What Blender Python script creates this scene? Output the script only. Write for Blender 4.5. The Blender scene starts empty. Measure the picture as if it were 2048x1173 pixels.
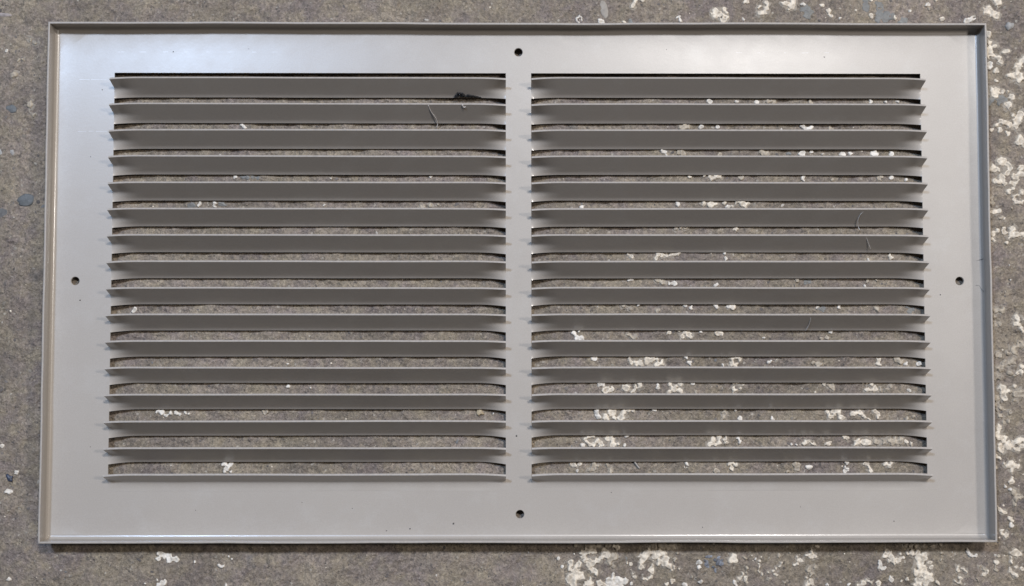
import bpy, math, random
import numpy as np
from mathutils import Matrix, Vector
from mathutils.geometry import delaunay_2d_cdt

S = 0.000291            # one modelling unit (a photo pixel at the sheet) in metres
SC = bpy.context.scene
COL = SC.collection
random.seed(7)
RNG = np.random.default_rng(11)

# ------------------------------------------------------------------ camera
CAM = (-32.21062, -157.9475, 2500.0)
rx, ry, rz = 0.05349, -0.00758, -0.0004
M3 = Matrix.Rotation(rz, 3, 'Z') @ Matrix.Rotation(ry, 3, 'Y') @ Matrix.Rotation(rx, 3, 'X')
cd = bpy.data.cameras.new('camera')
cam = bpy.data.objects.new('camera', cd)
COL.objects.link(cam)
cam.matrix_world = Matrix.Translation(Vector(CAM) * S) @ M3.to_4x4()
cd.sensor_width = 36.0
cd.lens = 36.0 * 2500.0 / 2048.0
cd.clip_start = 0.01
cd.clip_end = 100.0
SC.camera = cam

# ------------------------------------------------------------------ world and lamps (a workshop floor lit from overhead)
W = bpy.data.worlds.new('World')
SC.world = W
W.use_nodes = True
bg = W.node_tree.nodes['Background']
bg.inputs[0].default_value = (1.0, 0.965, 0.93, 1)
bg.inputs[1].default_value = 0.088


def lamp(name, pos, power, color, sx, sy):
    l = bpy.data.lights.new(name, 'AREA')
    l.shape = 'RECTANGLE'
    l.size, l.size_y = sx, sy
    l.energy = power
    l.color = color
    o = bpy.data.objects.new(name, l)
    COL.objects.link(o)
    o.location = pos
    d = -Vector(pos)
    o.rotation_euler = d.to_track_quat('-Z', 'Y').to_euler()
    return o


lamp('ceiling_lamp', (-0.84, 1.02, 2.4), 64, (0.515, 0.70, 1.0), 0.34, 0.12)
lamp('ceiling_lamp', (0.60, 1.04, 2.4), 62, (1.0, 0.965, 0.93), 0.42, 0.12)
lamp('side_lamp', (1.75, 0.36, 2.3), 33, (1.0, 0.945, 0.89), 0.25, 0.25)

SC.view_settings.view_transform = 'Standard'
SC.view_settings.look = 'None'
SC.view_settings.exposure = 0.0
SC.view_settings.gamma = 1.0


# ------------------------------------------------------------------ helpers
def mk(name, verts, faces, mat, parent=None, smooth=True, kind=None):
    me = bpy.data.meshes.new(name)
    me.from_pydata([tuple(v) for v in np.asarray(verts, float) * S], [], faces)
    if mat:
        me.materials.append(mat)
    if smooth:
        me.polygons.foreach_set('use_smooth', [True] * len(me.polygons))
    me.update()
    return link(name, me, parent, kind)


def link(name, me, parent=None, kind=None):
    o = bpy.data.objects.new(name, me)
    COL.objects.link(o)
    if parent:
        o.parent = parent
    if kind:
        o['kind'] = kind
    return o


def tag(o, label, cat, group=None):
    o['label'] = label
    o['category'] = cat
    if group:
        o['group'] = group


_T = np.random.default_rng(3).random((256, 256))


def vn(x, y, sc, seed=0):
    """smooth value noise in -1..1, feature size sc"""
    x = np.asarray(x, float) / sc + seed * 17.31 + 1000.0
    y = np.asarray(y, float) / sc + seed * 9.77 + 1000.0
    xi = np.floor(x).astype(int)
    yi = np.floor(y).astype(int)
    u = x - xi
    v = y - yi
    u = u * u * (3 - 2 * u)
    v = v * v * (3 - 2 * v)
    g = lambda a, b: _T[a % 256, b % 256]
    return ((g(xi, yi) * (1 - u) + g(xi + 1, yi) * u) * (1 - v)
            + (g(xi, yi + 1) * (1 - u) + g(xi + 1, yi + 1) * u) * v) * 2 - 1


def rot(x, y, a):
    return x * math.cos(a) - y * math.sin(a), x * math.sin(a) + y * math.cos(a)


ZG = -18.6


def gz(x, y):
    x = np.asarray(x, float)
    y = np.asarray(y, float)
    a, b = rot(x, y, 0.6)
    c, d = rot(x, y, 1.9)
    h = 1.5 * vn(a, b, 140, 1) + 2.3 * vn(c, d, 46, 2) + 2.0 * vn(a, b, 21, 3) + 1.15 * vn(c, d, 11, 4)
    n = vn(a, b, 7, 5)
    h = h + 0.8 * n
    pit = np.clip(vn(c, d, 16, 6) - 0.55, 0, 1)
    h = h - 7.0 * pit
    return ZG + np.clip(h, -7, 5.2)


# ------------------------------------------------------------------ materials
class NT:
    def __init__(self, name):
        self.m = bpy.data.materials.new(name)
        self.m.use_nodes = True
        self.t = self.m.node_tree
        self.b = self.t.nodes['Principled BSDF']
        tc = self.t.nodes.new('ShaderNodeTexCoord')
        mp = self.t.nodes.new('ShaderNodeMapping')
        mp.inputs['Scale'].default_value = (1 / S,) * 3
        self.t.links.new(tc.outputs['Object'], mp.inputs[0])
        self.co = mp.outputs[0]

    def n(self, typ, **kw):
        nd = self.t.nodes.new(typ)
        for k, v in kw.items():
            setattr(nd, k, v)
        return nd

    def put(self, sock, v):
        if hasattr(v, 'is_output'):
            self.t.links.new(v, sock)
        else:
            sock.default_value = v

    def noise(self, size, detail=3, rough=0.55, off=0.0, stretch=None):
        nd = self.n('ShaderNodeTexNoise')
        nd.inputs['Scale'].default_value = 1.0 / size
        nd.inputs['Detail'].default_value = detail
        nd.inputs['Roughness'].default_value = rough
        mp = self.n('ShaderNodeMapping')
        mp.inputs['Location'].default_value = (off, off * 0.7, off * 0.3)
        if stretch:
            mp.inputs['Scale'].default_value = stretch
        self.t.links.new(self.co, mp.inputs[0])
        self.t.links.new(mp.outputs[0], nd.inputs['Vector'])
        return nd.outputs['Fac']

    def voro(self, size, feature='F1', out='Distance', rnd=1.0):
        nd = self.n('ShaderNodeTexVoronoi', feature=feature)
        nd.inputs['Scale'].default_value = 1.0 / size
        nd.inputs['Randomness'].default_value = rnd
        self.t.links.new(self.co, nd.inputs['Vector'])
        return nd.outputs[out]

    def ramp(self, v, lo, hi, a=0.0, b=1.0):
        nd = self.n('ShaderNodeMapRange')
        nd.clamp = True
        self.put(nd.inputs[0], v)
        for i, q in enumerate((lo, hi, a, b)):
            nd.inputs[i + 1].default_value = q
        return nd.outputs[0]

    def math(self, op, a, b=0.0):
        nd = self.n('ShaderNodeMath', operation=op)
        self.put(nd.inputs[0], a)
        self.put(nd.inputs[1], b)
        return nd.outputs[0]

    def mix(self, f, a, b, mode='MIX'):
        nd = self.n('ShaderNodeMix', data_type='RGBA', blend_type=mode)
        self.put(nd.inputs[0], f)
        for s, v in ((nd.inputs[6], a), (nd.inputs[7], b)):
            self.put(s, (*v, 1) if isinstance(v, tuple) else v)
        return nd.outputs[2]

    def val(self, v):
        nd = self.n('ShaderNodeCombineColor')
        for i in range(3):
            self.put(nd.inputs[i], v)
        return nd.outputs[0]

    def bump(self, h, strength, dist, prev=None):
        nd = self.n('ShaderNodeBump')
        nd.inputs['Strength'].default_value = strength
        nd.inputs['Distance'].default_value = dist * S
        self.put(nd.inputs['Height'], h)
        if prev is not None:
            self.t.links.new(prev, nd.inputs['Normal'])
        return nd.outputs[0]

    def done(self, color, rough, normal=None, spec=0.5):
        self.put(self.b.inputs['Base Color'], (*color, 1) if isinstance(color, tuple) else color)
        self.put(self.b.inputs['Roughness'], rough)
        self.b.inputs['Specular IOR Level'].default_value = spec
        if normal is not None:
            self.t.links.new(normal, self.b.inputs['Normal'])
        return self.m


def mat_ground():
    q = NT('stained_concrete')
    big = q.ramp(q.noise(150, 3, 0.6, 5), 0.40, 0.62)
    mid = q.ramp(q.noise(34, 4, 0.65, 40), 0.42, 0.66)
    c = q.mix(big, (0.150, 0.120, 0.105), (0.166, 0.135, 0.103))
    c = q.mix(q.math('MULTIPLY', mid, 0.8), c, (0.196, 0.160, 0.112))
    dk = q.ramp(q.noise(17, 5, 0.7, 90), 0.52, 0.70)
    c = q.mix(q.math('MULTIPLY', dk, 0.36), c, (0.070, 0.060, 0.055))
    blue = q.ramp(q.noise(60, 3, 0.6, 200), 0.66, 0.74)
    c = q.mix(q.math('MULTIPLY', blue, 0.4), c, (0.083, 0.086, 0.089))
    st = q.ramp(q.noise(95, 4, 0.62, 310), 0.54, 0.70)
    c = q.mix(q.math('MULTIPLY', st, 0.38), c, (0.088, 0.074, 0.067))
    pt = q.ramp(q.noise(11, 3, 0.6, 410), 0.63, 0.70)
    c = q.mix(q.math('MULTIPLY', pt, 0.5), c, (0.050, 0.043, 0.040))
    lt = q.ramp(q.noise(13, 4, 0.65, 510), 0.60, 0.72)
    c = q.mix(q.math('MULTIPLY', lt, 0.5), c, (0.215, 0.180, 0.140))
    c = q.mix(1.0, c, q.val(q.ramp(q.noise(230, 3, 0.6, 610), 0.32, 0.68, 0.84, 1.18)), 'MULTIPLY')
    # sand grains
    g1 = q.voro(5.0, out='Color')
    sep = q.n('ShaderNodeSeparateColor')
    q.t.links.new(g1, sep.inputs[0])
    k = q.ramp(sep.outputs[0], 0, 1, 0.80, 1.22)
    c = q.mix(1.0, c, q.val(k), 'MULTIPLY')
    g2 = q.voro(3.4, out='Color')
    sep2 = q.n('ShaderNodeSeparateColor')
    q.t.links.new(g2, sep2.inputs[0])
    k2 = q.ramp(sep2.outputs[1], 0, 1, 0.86, 1.14)
    c = q.mix(1.0, c, q.val(k2), 'MULTIPLY')
    # pale and dark specks
    pale = q.math('MULTIPLY', q.ramp(sep.outputs[1], 0.975, 0.98), q.ramp(q.voro(7.0), 0.55, 0.3))
    c = q.mix(q.math('MULTIPLY', pale, 0.75), c, (0.30, 0.265, 0.22))
    drk = q.math('MULTIPLY', q.ramp(sep.outputs[2], 0.93, 0.94), q.ramp(q.voro(7.0), 0.6, 0.35))
    c = q.mix(q.math('MULTIPLY', drk, 0.6), c, (0.045, 0.04, 0.038))
    fine = q.noise(2.6, 3, 0.7, 11)
    c = q.mix(1.0, c, q.val(q.ramp(fine, 0.3, 0.7, 0.82, 1.18)), 'MULTIPLY')
    h = q.math('ADD', q.math('MULTIPLY', q.noise(9, 4, 0.65, 3), 1.0), q.math('MULTIPLY', sep.outputs[0], 0.22))
    nb = q.bump(h, 1.0, 6.0)
    return q.done(c, q.ramp(q.noise(40, 3, 0.6, 7), 0.3, 0.7, 0.72, 0.9), nb, 0.3)


def mat_paint():
    q = NT('taupe_paint')
    base = (0.270, 0.240, 0.211)
    v = q.noise(260, 2, 0.5, 15)
    c = q.mix(q.ramp(v, 0.3, 0.7), base, (0.284, 0.253, 0.222))
    # faint dust and handling marks
    d = q.math('MULTIPLY', q.ramp(q.noise(70, 5, 0.7, 33), 0.52, 0.80), 0.24)
    c = q.mix(d, c, (0.35, 0.33, 0.31))
    f = q.noise(2.2, 2, 0.5, 8)
    c = q.mix(1.0, c, q.val(q.ramp(f, 0.3, 0.7, 0.95, 1.05)), 'MULTIPLY')
    r = q.ramp(q.noise(48, 5, 0.65, 71), 0.3, 0.7, 0.30, 0.36)
    nb = q.bump(q.noise(5.0, 2, 0.5, 2), 0.10, 0.5)
    nb = q.bump(q.noise(210, 1, 0.4, 44), 0.5, 1.2, nb)
    q.b.inputs['Coat Weight'].default_value = 0.45
    q.b.inputs['Coat Roughness'].default_value = 0.14
    return q.done(c, r, nb, 0.45)


def mat_scratch():
    q = NT('scuffed_paint')
    return q.done((0.46, 0.46, 0.47), 0.35, None, 0.5)


def mat_fleck(name, a, b, dirt):
    q = NT(name)
    c = q.mix(q.ramp(q.noise(14, 3, 0.6, 4), 0.35, 0.65), a, b)
    dm = q.ramp(q.noise(7, 4, 0.72, 21), 0.47, 0.70)
    c = q.mix(q.math('MULTIPLY', dm, 0.75), c, dirt)
    an = q.n('ShaderNodeAttribute', attribute_name='wear')
    c = q.mix(q.math('MULTIPLY', an.outputs['Fac'], 0.6), c, dirt)
    nb = q.bump(q.noise(3.5, 3, 0.6, 9), 0.7, 1.6)
    return q.done(c, 0.6, nb, 0.35)


def plain(name, col, rough=0.7, var=0.25, size=5, bump=1.0):
    q = NT(name)
    c = q.mix(1.0, col, q.val(q.ramp(q.noise(size, 4, 0.65, 6), 0.3, 0.7, 1 - var, 1 + var)), 'MULTIPLY')
    return q.done(c, rough, q.bump(q.noise(size * 0.7, 3, 0.6, 1), 0.6, bump), 0.4)


PAINT = mat_paint()
EDGE = plain('sheet_edge', (0.255, 0.226, 0.200), 0.6, 0.12, 5, 0.4)
GROUND = mat_ground()
FM = {
    'c': mat_fleck('cream_paint', (0.57, 0.50, 0.405), (0.50, 0.425, 0.335), (0.22, 0.185, 0.145)),
    'w': mat_fleck('white_paint', (0.58, 0.53, 0.465), (0.52, 0.465, 0.40), (0.27, 0.24, 0.20)),
    't': mat_fleck('tan_paint', (0.29, 0.24, 0.18), (0.35, 0.295, 0.225), (0.155, 0.13, 0.105)),
    'b': mat_fleck('grey_paint', (0.155, 0.150, 0.138), (0.125, 0.121, 0.112), (0.09, 0.082, 0.074)),
    'h': mat_fleck('worn_film', (0.185, 0.155, 0.122), (0.22, 0.187, 0.148), (0.13, 0.108, 0.09)),
    'y': mat_fleck('yellow_stone', (0.34, 0.265, 0.165), (0.31, 0.25, 0.165), (0.22, 0.18, 0.13)),
}

# ------------------------------------------------------------------ ground sheet
def axis(lo, hi, step, far):
    core = np.arange(lo, hi + step, step)
    ext = np.cumsum(np.geomspace(step * 2, 700, 26))
    ext = ext[ext < far]
    return np.concatenate([(core[0] - ext)[::-1], core, core[-1] + ext])


def grid_object(name, X, Y, Z, mat, kind):
    ny, nx = Z.shape
    co = np.empty((ny * nx, 3), np.float32)
    co[:, 0] = np.tile(X, ny) * S
    co[:, 1] = np.repeat(Y, nx) * S
    co[:, 2] = Z.ravel() * S
    i = np.arange(ny - 1)[:, None] * nx + np.arange(nx - 1)[None, :]
    f = np.stack([i, i + 1, i + nx + 1, i + nx], -1).reshape(-1, 4).astype(np.int32)
    me = bpy.data.meshes.new(name)
    me.vertices.add(len(co))
    me.vertices.foreach_set('co', co.ravel())
    me.loops.add(f.size)
    me.loops.foreach_set('vertex_index', f.ravel())
    me.polygons.add(len(f))
    me.polygons.foreach_set('loop_start', np.arange(0, f.size, 4, dtype=np.int32))
    me.polygons.foreach_set('loop_total', np.full(len(f), 4, np.int32))
    me.polygons.foreach_set('use_smooth', np.ones(len(f), bool))
    me.materials.append(mat)
    me.update(calc_edges=True)
    me.validate()
    return link(name, me, None, kind)


GX = axis(-1220, 1220, 3.6, 6000)
GY = axis(-860, 720, 3.6, 6000)
gxx, gyy = np.meshgrid(GX, GY)
ground = grid_object('ground', GX, GY, gz(gxx, gyy), GROUND, 'structure')
ground['label'] = 'worn grey brown concrete floor speckled with dried paint'

# ------------------------------------------------------------------ the grille
T = 3.8                     # sheet thickness
GI, GO = 25.565, 814.48     # inner and outer x of each louvered field
YT, PITCH, NS = 420.88, 52.398, 16
YB = YT - PITCH * NS
RX0, RY0, RH = 937.16, 515.07, 35.2
RAD = 8.5
DISH = 1.3                  # the sheet lifts a little into the bends
EX, EY = RX0 - T - RAD, RY0 - T - RAD

grille = bpy.data.objects.new('vent_grille', None)
COL.objects.link(grille)
tag(grille, 'taupe painted steel return air grille lying face down on the concrete floor', 'vent grille')


def face_plate():
    pts, edges, loops = [], [], []

    def loop(l):
        b = len(pts)
        pts.extend(l)
        idx = list(range(b, b + len(l)))
        loops.append(idx)
        edges.extend([(idx[i], idx[(i + 1) % len(l)]) for i in range(len(l))])

    def rect(x0, y0, x1, y1, n):
        out = []
        for (ax, ay), (bx, by) in (((x0, y0), (x1, y0)), ((x1, y0), (x1, y1)), ((x1, y1), (x0, y1)), ((x0, y1), (x0, y0))):
            for i in range(n):
                out.append((ax + (bx - ax) * i / n, ay + (by - ay) * i / n))
        return out

    loop(rect(-EX, -EY, EX, EY, 24))
    loop(rect(-GO, YB, -GI, YT, 16))
    loop(rect(GI, YB, GO, YT, 16))
    holes = [(0, 463.8), (-886.3, 0), (886.3, 0), (2.4, -463.8)]
    hr = 9.0
    for hx, hy in holes:
        loop([(hx + hr * math.cos(a), hy + hr * math.sin(a)) for a in np.linspace(0, 2 * math.pi, 32, endpoint=False)])
    nbase = len(pts)
    ds = [3, 7, 12, 18, 26, 36, 50, 68]
    for d in ds:
        if d < 68:
            pts.extend(rect(-EX + d, -EY + d, EX - d, EY - d, 40))
    r = delaunay_2d_cdt([Vector(p) for p in pts], edges, [], 0, 1e-4)
    P = [tuple(p) for p in r[0]]

    def keep(t):
        cx = sum(P[i][0] for i in t) / len(t)
        cy = sum(P[i][1] for i in t) / len(t)
        if GI < abs(cx) < GO and YB < cy < YT:
            return False
        return all((cx - hx) ** 2 + (cy - hy) ** 2 > (hr * 0.985) ** 2 for hx, hy in holes)

    F = [list(t) for t in r[2] if keep(t)]
    lift = lambda x, y: DISH * (math.exp(-(EX - abs(x)) / 16.0) + math.exp(-(EY - abs(y)) / 16.0))
    V = [(x, y, lift(x, y)) for x, y in P]
    nb = len(V)
    V += [(x, y, lift(x, y) - T) for x, y in P]
    top = []
    for f in F:
        a, b, c = (P[i] for i in f[:3])
        if (b[0] - a[0]) * (c[1] - a[1]) - (b[1] - a[1]) * (c[0] - a[0]) < 0:
            f = f[::-1]
        top.append(f)
    faces = top + [[i + nb for i in f[::-1]] for f in top]
    # walls of the openings and holes, chamfered at the top of the holes
    for li, l in enumerate(loops):
        if li == 0:
            continue
        n = len(l)
        b = len(V)
        if li <= 2:
            for i in l:
                V.append((*pts[i], 0.0))
            for i in l:
                V.append((*pts[i], -T))
            for i in range(n):
                j = (i + 1) % n
                faces.append([b + i, b + j, b + n + j, b + n + i])
        else:
            hx, hy = holes[li - 3]
            for k, z in ((1.0, 0.0), (0.90, -0.7), (0.90, -T)):
                for i in l:
                    V.append((hx + (pts[i][0] - hx) * k, hy + (pts[i][1] - hy) * k, z))
            for s in range(2):
                for i in range(n):
                    j = (i + 1) % n
                    faces.append([b + s * n + i, b + s * n + j, b + (s + 1) * n + j, b + (s + 1) * n + i])
    return mk('face_plate', V, faces, PAINT, grille)


plate = face_plate()


def flange(side):
    """one turned-up edge: a bend and an upright wall swept along a side, mitred at both ends"""
    prof = []                                   # (inset from the outer face, z) along the inner skin
    for a in np.linspace(0, math.pi / 2, 9):
        prof.append((T + RAD - RAD * math.sin(a), RAD - RAD * math.cos(a)))
    for z in np.linspace(RAD, RH - 0.5, 5)[1:]:
        prof.append((T, z))
    inner = prof
    rim = [(T, RH - 0.5), (T - 0.5, RH), (0.6, RH), (0.0, RH - 0.6)]
    outer = [(0.0, RH - 0.6)] + [(0.0, z) for z in np.linspace(RH - 2, RAD, 4)]
    for a in np.linspace(math.pi / 2, 0, 9):
        outer.append((T + RAD - (RAD + T) * math.sin(a), RAD - (RAD + T) * math.cos(a)))
    n = 90
    V, F = [], []
    half = RX0 if side in 'tb' else RY0
    reach = RY0 if side in 'tb' else RX0
    sd = {'t': 1, 'b': 2, 'l': 3, 'r': 4}[side]
    for strip in (inner, rim, outer):
        b = len(V)
        m = len(strip)
        for i in range(n + 1):
            s = -1 + 2 * i / n
            for d, z in strip:
                u = s * (half - d)
                up = max(0.0, z / RH)
                wob = (1.2 * vn(u, 0, 190, sd) + 0.5 * vn(u, 0, 60, sd + 9)) * up * (1 - s ** 8)
                zz = z + 0.5 * vn(u, 50, 120, sd + 5) * up
                o = reach - d + wob
                zz += DISH
                V.append({'t': (u, o, zz), 'b': (-u, -o, zz), 'r': (o, -u, zz), 'l': (-o, u, zz)}[side])
        for i in range(n):
            for j in range(m - 1):
                a = b + i * m + j
                F.append([a, a + m, a + m + 1, a + 1])
    o = mk('flange', V, F, PAINT, grille)
    o.data.materials.append(EDGE)
    lo, hi = n * (len(inner) - 1), n * (len(inner) - 1 + len(rim) - 1)
    for p in o.data.polygons[lo:hi]:
        p.material_index = 1
    return o


for sd in 'tblr':
    flange(sd)


def louver_mesh(seed, last=False):
    L = GO - GI
    tr = 64.0
    us = np.concatenate([[0, 2.5, 5.5], np.linspace(9, tr, 12), np.linspace(tr + 30, L - tr - 30, 16),
                         L - np.linspace(tr, 9, 12), [L - 5.5, L - 2.5, L]])
    E = []
    for m in np.linspace(0, 1, 15):            # end section: free ear, bend, flat root joined to the sheet
        if m < 0.52:
            k = m / 0.52
            E.append((21.0 + 9.0 * k, 33.0 * (1 - k) + 5.5 * k))
        elif m < 0.68:
            k = (m - 0.52) / 0.16
            p0, p1, p2 = (30.0, 5.5), (31.8, 0.0), (37.5, 0.0)
            E.append(tuple((1 - k) ** 2 * p0[i] + 2 * k * (1 - k) * p1[i] + k * k * p2[i] for i in (0, 1)))
        else:
            k = (m - 0.68) / 0.32
            E.append((37.5 + 14.8 * k, 0.0))
    E = np.array(E)
    if last:
        Q = []
        for m in np.linspace(0, 1, 15):
            if m < 0.6:
                k = m / 0.6
                Q.append((18.6 + 14.9 * k, 35.5 - 30.0 * k))
            else:
                k = (m - 0.6) / 0.4
                p0, p1, p2 = (33.5, 5.5), (37.0, 0.0), (52.3, 0.0)
                Q.append(tuple((1 - k) ** 2 * p0[i] + 2 * k * (1 - k) * p1[i] + k * k * p2[i] for i in (0, 1)))
        Mid = np.array(Q)
    else:
        k = np.linspace(0, 1, 15)[:, None]          # steep blade with a flatter foot
        up = np.array([19.2, 36.6]) * (1 - k / 0.88) + np.array([43.6, -5.0]) * (k / 0.88)
        j = np.clip((k - 0.88) / 0.12, 0, 1)
        dn = np.array([43.6, -5.0]) * (1 - j) ** 2 + np.array([45.2, -7.7]) * 2 * j * (1 - j) + np.array([48.0, -10.2]) * j ** 2
        Mid = np.where(k < 0.88, up, dn)
    nu, nv = len(us), 15
    Fr = np.zeros((nu, nv, 3))
    Bk = np.zeros((nu, nv, 3))
    for i, u in enumerate(us):
        e = min(u, L - u)
        s = min(1.0, e / tr)
        s = 1 - (1 - s) ** 2.2
        p = E * (1 - s) + Mid * s
        w = s * (0.9 * vn(u, 3, 210, seed) + 0.4 * vn(u, 9, 60, seed))
        p = p + np.outer(np.linspace(1, 0.6, nv), (0.5 * w, w))
        if last:
            p[-1] = (52.3, 0.0)
        # small burr where the cut ends at the root
        if e < 6 and not last:
            p[-2:, 1] += (0.1, 0.5) if e < 3 else (0.0, 0.1)
        d = np.gradient(p, axis=0)
        d /= np.linalg.norm(d, axis=1)[:, None]
        nrm = np.stack([-d[:, 1], d[:, 0]], 1)
        nrm[nrm[:, 1] < 0] *= -1
        q = p - T * nrm
        Fr[i, :, 0] = Bk[i, :, 0] = u - L / 2
        Fr[i, :, 1], Fr[i, :, 2] = -p[:, 0], p[:, 1]
        Bk[i, :, 1], Bk[i, :, 2] = -q[:, 0], q[:, 1]
    V, F = [], []

    def sheet(A, flip):
        b = len(V)
        n0, n1 = A.shape[:2]
        V.extend(A.reshape(-1, 3).tolist())
        for i in range(n0 - 1):
            for j in range(n1 - 1):
                f = [b + i * n1 + j, b + i * n1 + j + 1, b + (i + 1) * n1 + j + 1, b + (i + 1) * n1 + j]
                F.append(f[::-1] if flip else f)

    sheet(Fr, False)
    sheet(Bk, True)

    def rim(a, b_):
        c = a * 0.5 + b_ * 0.5
        sheet(np.stack([a, c, b_], 1), True)

    ne = len(F)
    rim(Fr[:, 0], Bk[:, 0])
    rim(Bk[:, -1], Fr[:, -1])
    rim(Bk[0], Fr[0])
    rim(Fr[-1], Bk[-1])
    me = bpy.data.meshes.new('louver')
    me.from_pydata([tuple(v) for v in np.array(V) * S], [], F)
    me.materials.append(PAINT)
    me.materials.append(EDGE)
    me.polygons.foreach_set('use_smooth', [True] * len(me.polygons))
    me.polygons.foreach_set('material_index', [0] * ne + [1] * (len(F) - ne))
    me.update()
    return me


LM = [louver_mesh(k) for k in range(8)]
LLAST = louver_mesh(9, True)
for side in (-1, 1):
    for i in range(NS):
        me = LLAST if i == NS - 1 else LM[(i * 3 + (side > 0) * 5) % 8]
        o = link('louver', me, grille)
        o.location = (side * (GI + GO) / 2 * S, (YT - i * PITCH) * S, 0)
        if i < NS - 1:
            o.rotation_euler.z = random.uniform(-1, 1) * 0.0009

# scuffed lines left by the roller on the top band
def scratch(x0, x1, y, seed):
    V, F = [], []
    x = x0
    r = random.Random(seed)
    while x < x1:
        l = r.uniform(4, 26)
        w = r.uniform(0.2, 0.42)
        yy = y + r.uniform(-0.3, 0.3)
        b = len(V)
        V += [(x, yy - w, 0.12), (x + l, yy - w * 0.6, 0.12), (x + l, yy + w * 0.6, 0.12), (x, yy + w, 0.12)]
        F.append([b, b + 1, b + 2, b + 3])
        x += l + r.uniform(0, 5) * (1 + 2 * (x - x0) / (x1 - x0))
    return V, F


V, F = [], []
for a in ((-905, -480, 463.5, 1), (-912, -815, 407, 2), (-900, -830, 301.5, 3), (440, 660, 463.5, 4)):
    v, f = scratch(*a)
    F += [[k + len(V) for k in q] for q in f]
    V += v
mk('scratch_marks', V, F, mat_scratch(), plate, smooth=False, kind='stuff')

# specks of dirt on the sheet
V, F = [], []


def add_lump(V, F, x, y, z, r, h, seed, n=9, rings=2):
    rr = random.Random(seed)
    b = len(V)
    jit = [rr.uniform(0.7, 1.25) for _ in range(n)]
    for k in range(rings):
        t = k / rings
        for i in range(n):
            a = 2 * math.pi * i / n
            V.append((x + r * jit[i] * math.cos(a) * (1 - t ** 1.6), y + r * jit[i] * math.sin(a) * (1 - t ** 1.6), z + h * math.sin(t * math.pi / 2)))
    V.append((x, y, z + h))
    for k in range(rings - 1):
        for i in range(n):
            j = (i + 1) % n
            F.append([b + k * n + i, b + k * n + j, b + (k + 1) * n + j, b + (k + 1) * n + i])
    for i in range(n):
        F.append([b + (rings - 1) * n + i, b + (rings - 1) * n + (i + 1) % n, b + rings * n])


for k, (x, y, r) in enumerate(((-215.5, -492, 2.0), (-129.4, -482, 2.2), (-262, -495.8, 1.8), (364.8, -489.8, 1.5), (-4.4, -308.7, 2.0),
                               (746, -478.5, 1.4), (-876, -38.6, 1.6), (-697, 463.8, 1.7), (-839, 386, 1.2), (847, -27.6, 1.4),
                               (184, -421, 1.0), (-640, -455, 0.9), (-430, -440, 0.9), (560, -450, 0.9), (-860, 250, 1.0),
                               (620, 455, 1.2), (-545, 470, 1.0), (300, 470, 0.9), (-330, -452, 1.0), (-850, -330, 0.9))):
    add_lump(V, F, x, y, 0.0, r, r * 0.7, k)
mk('dirt_specks', V, F, plain('dark_dirt', (0.05, 0.045, 0.042)), plate, kind='stuff')

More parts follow.
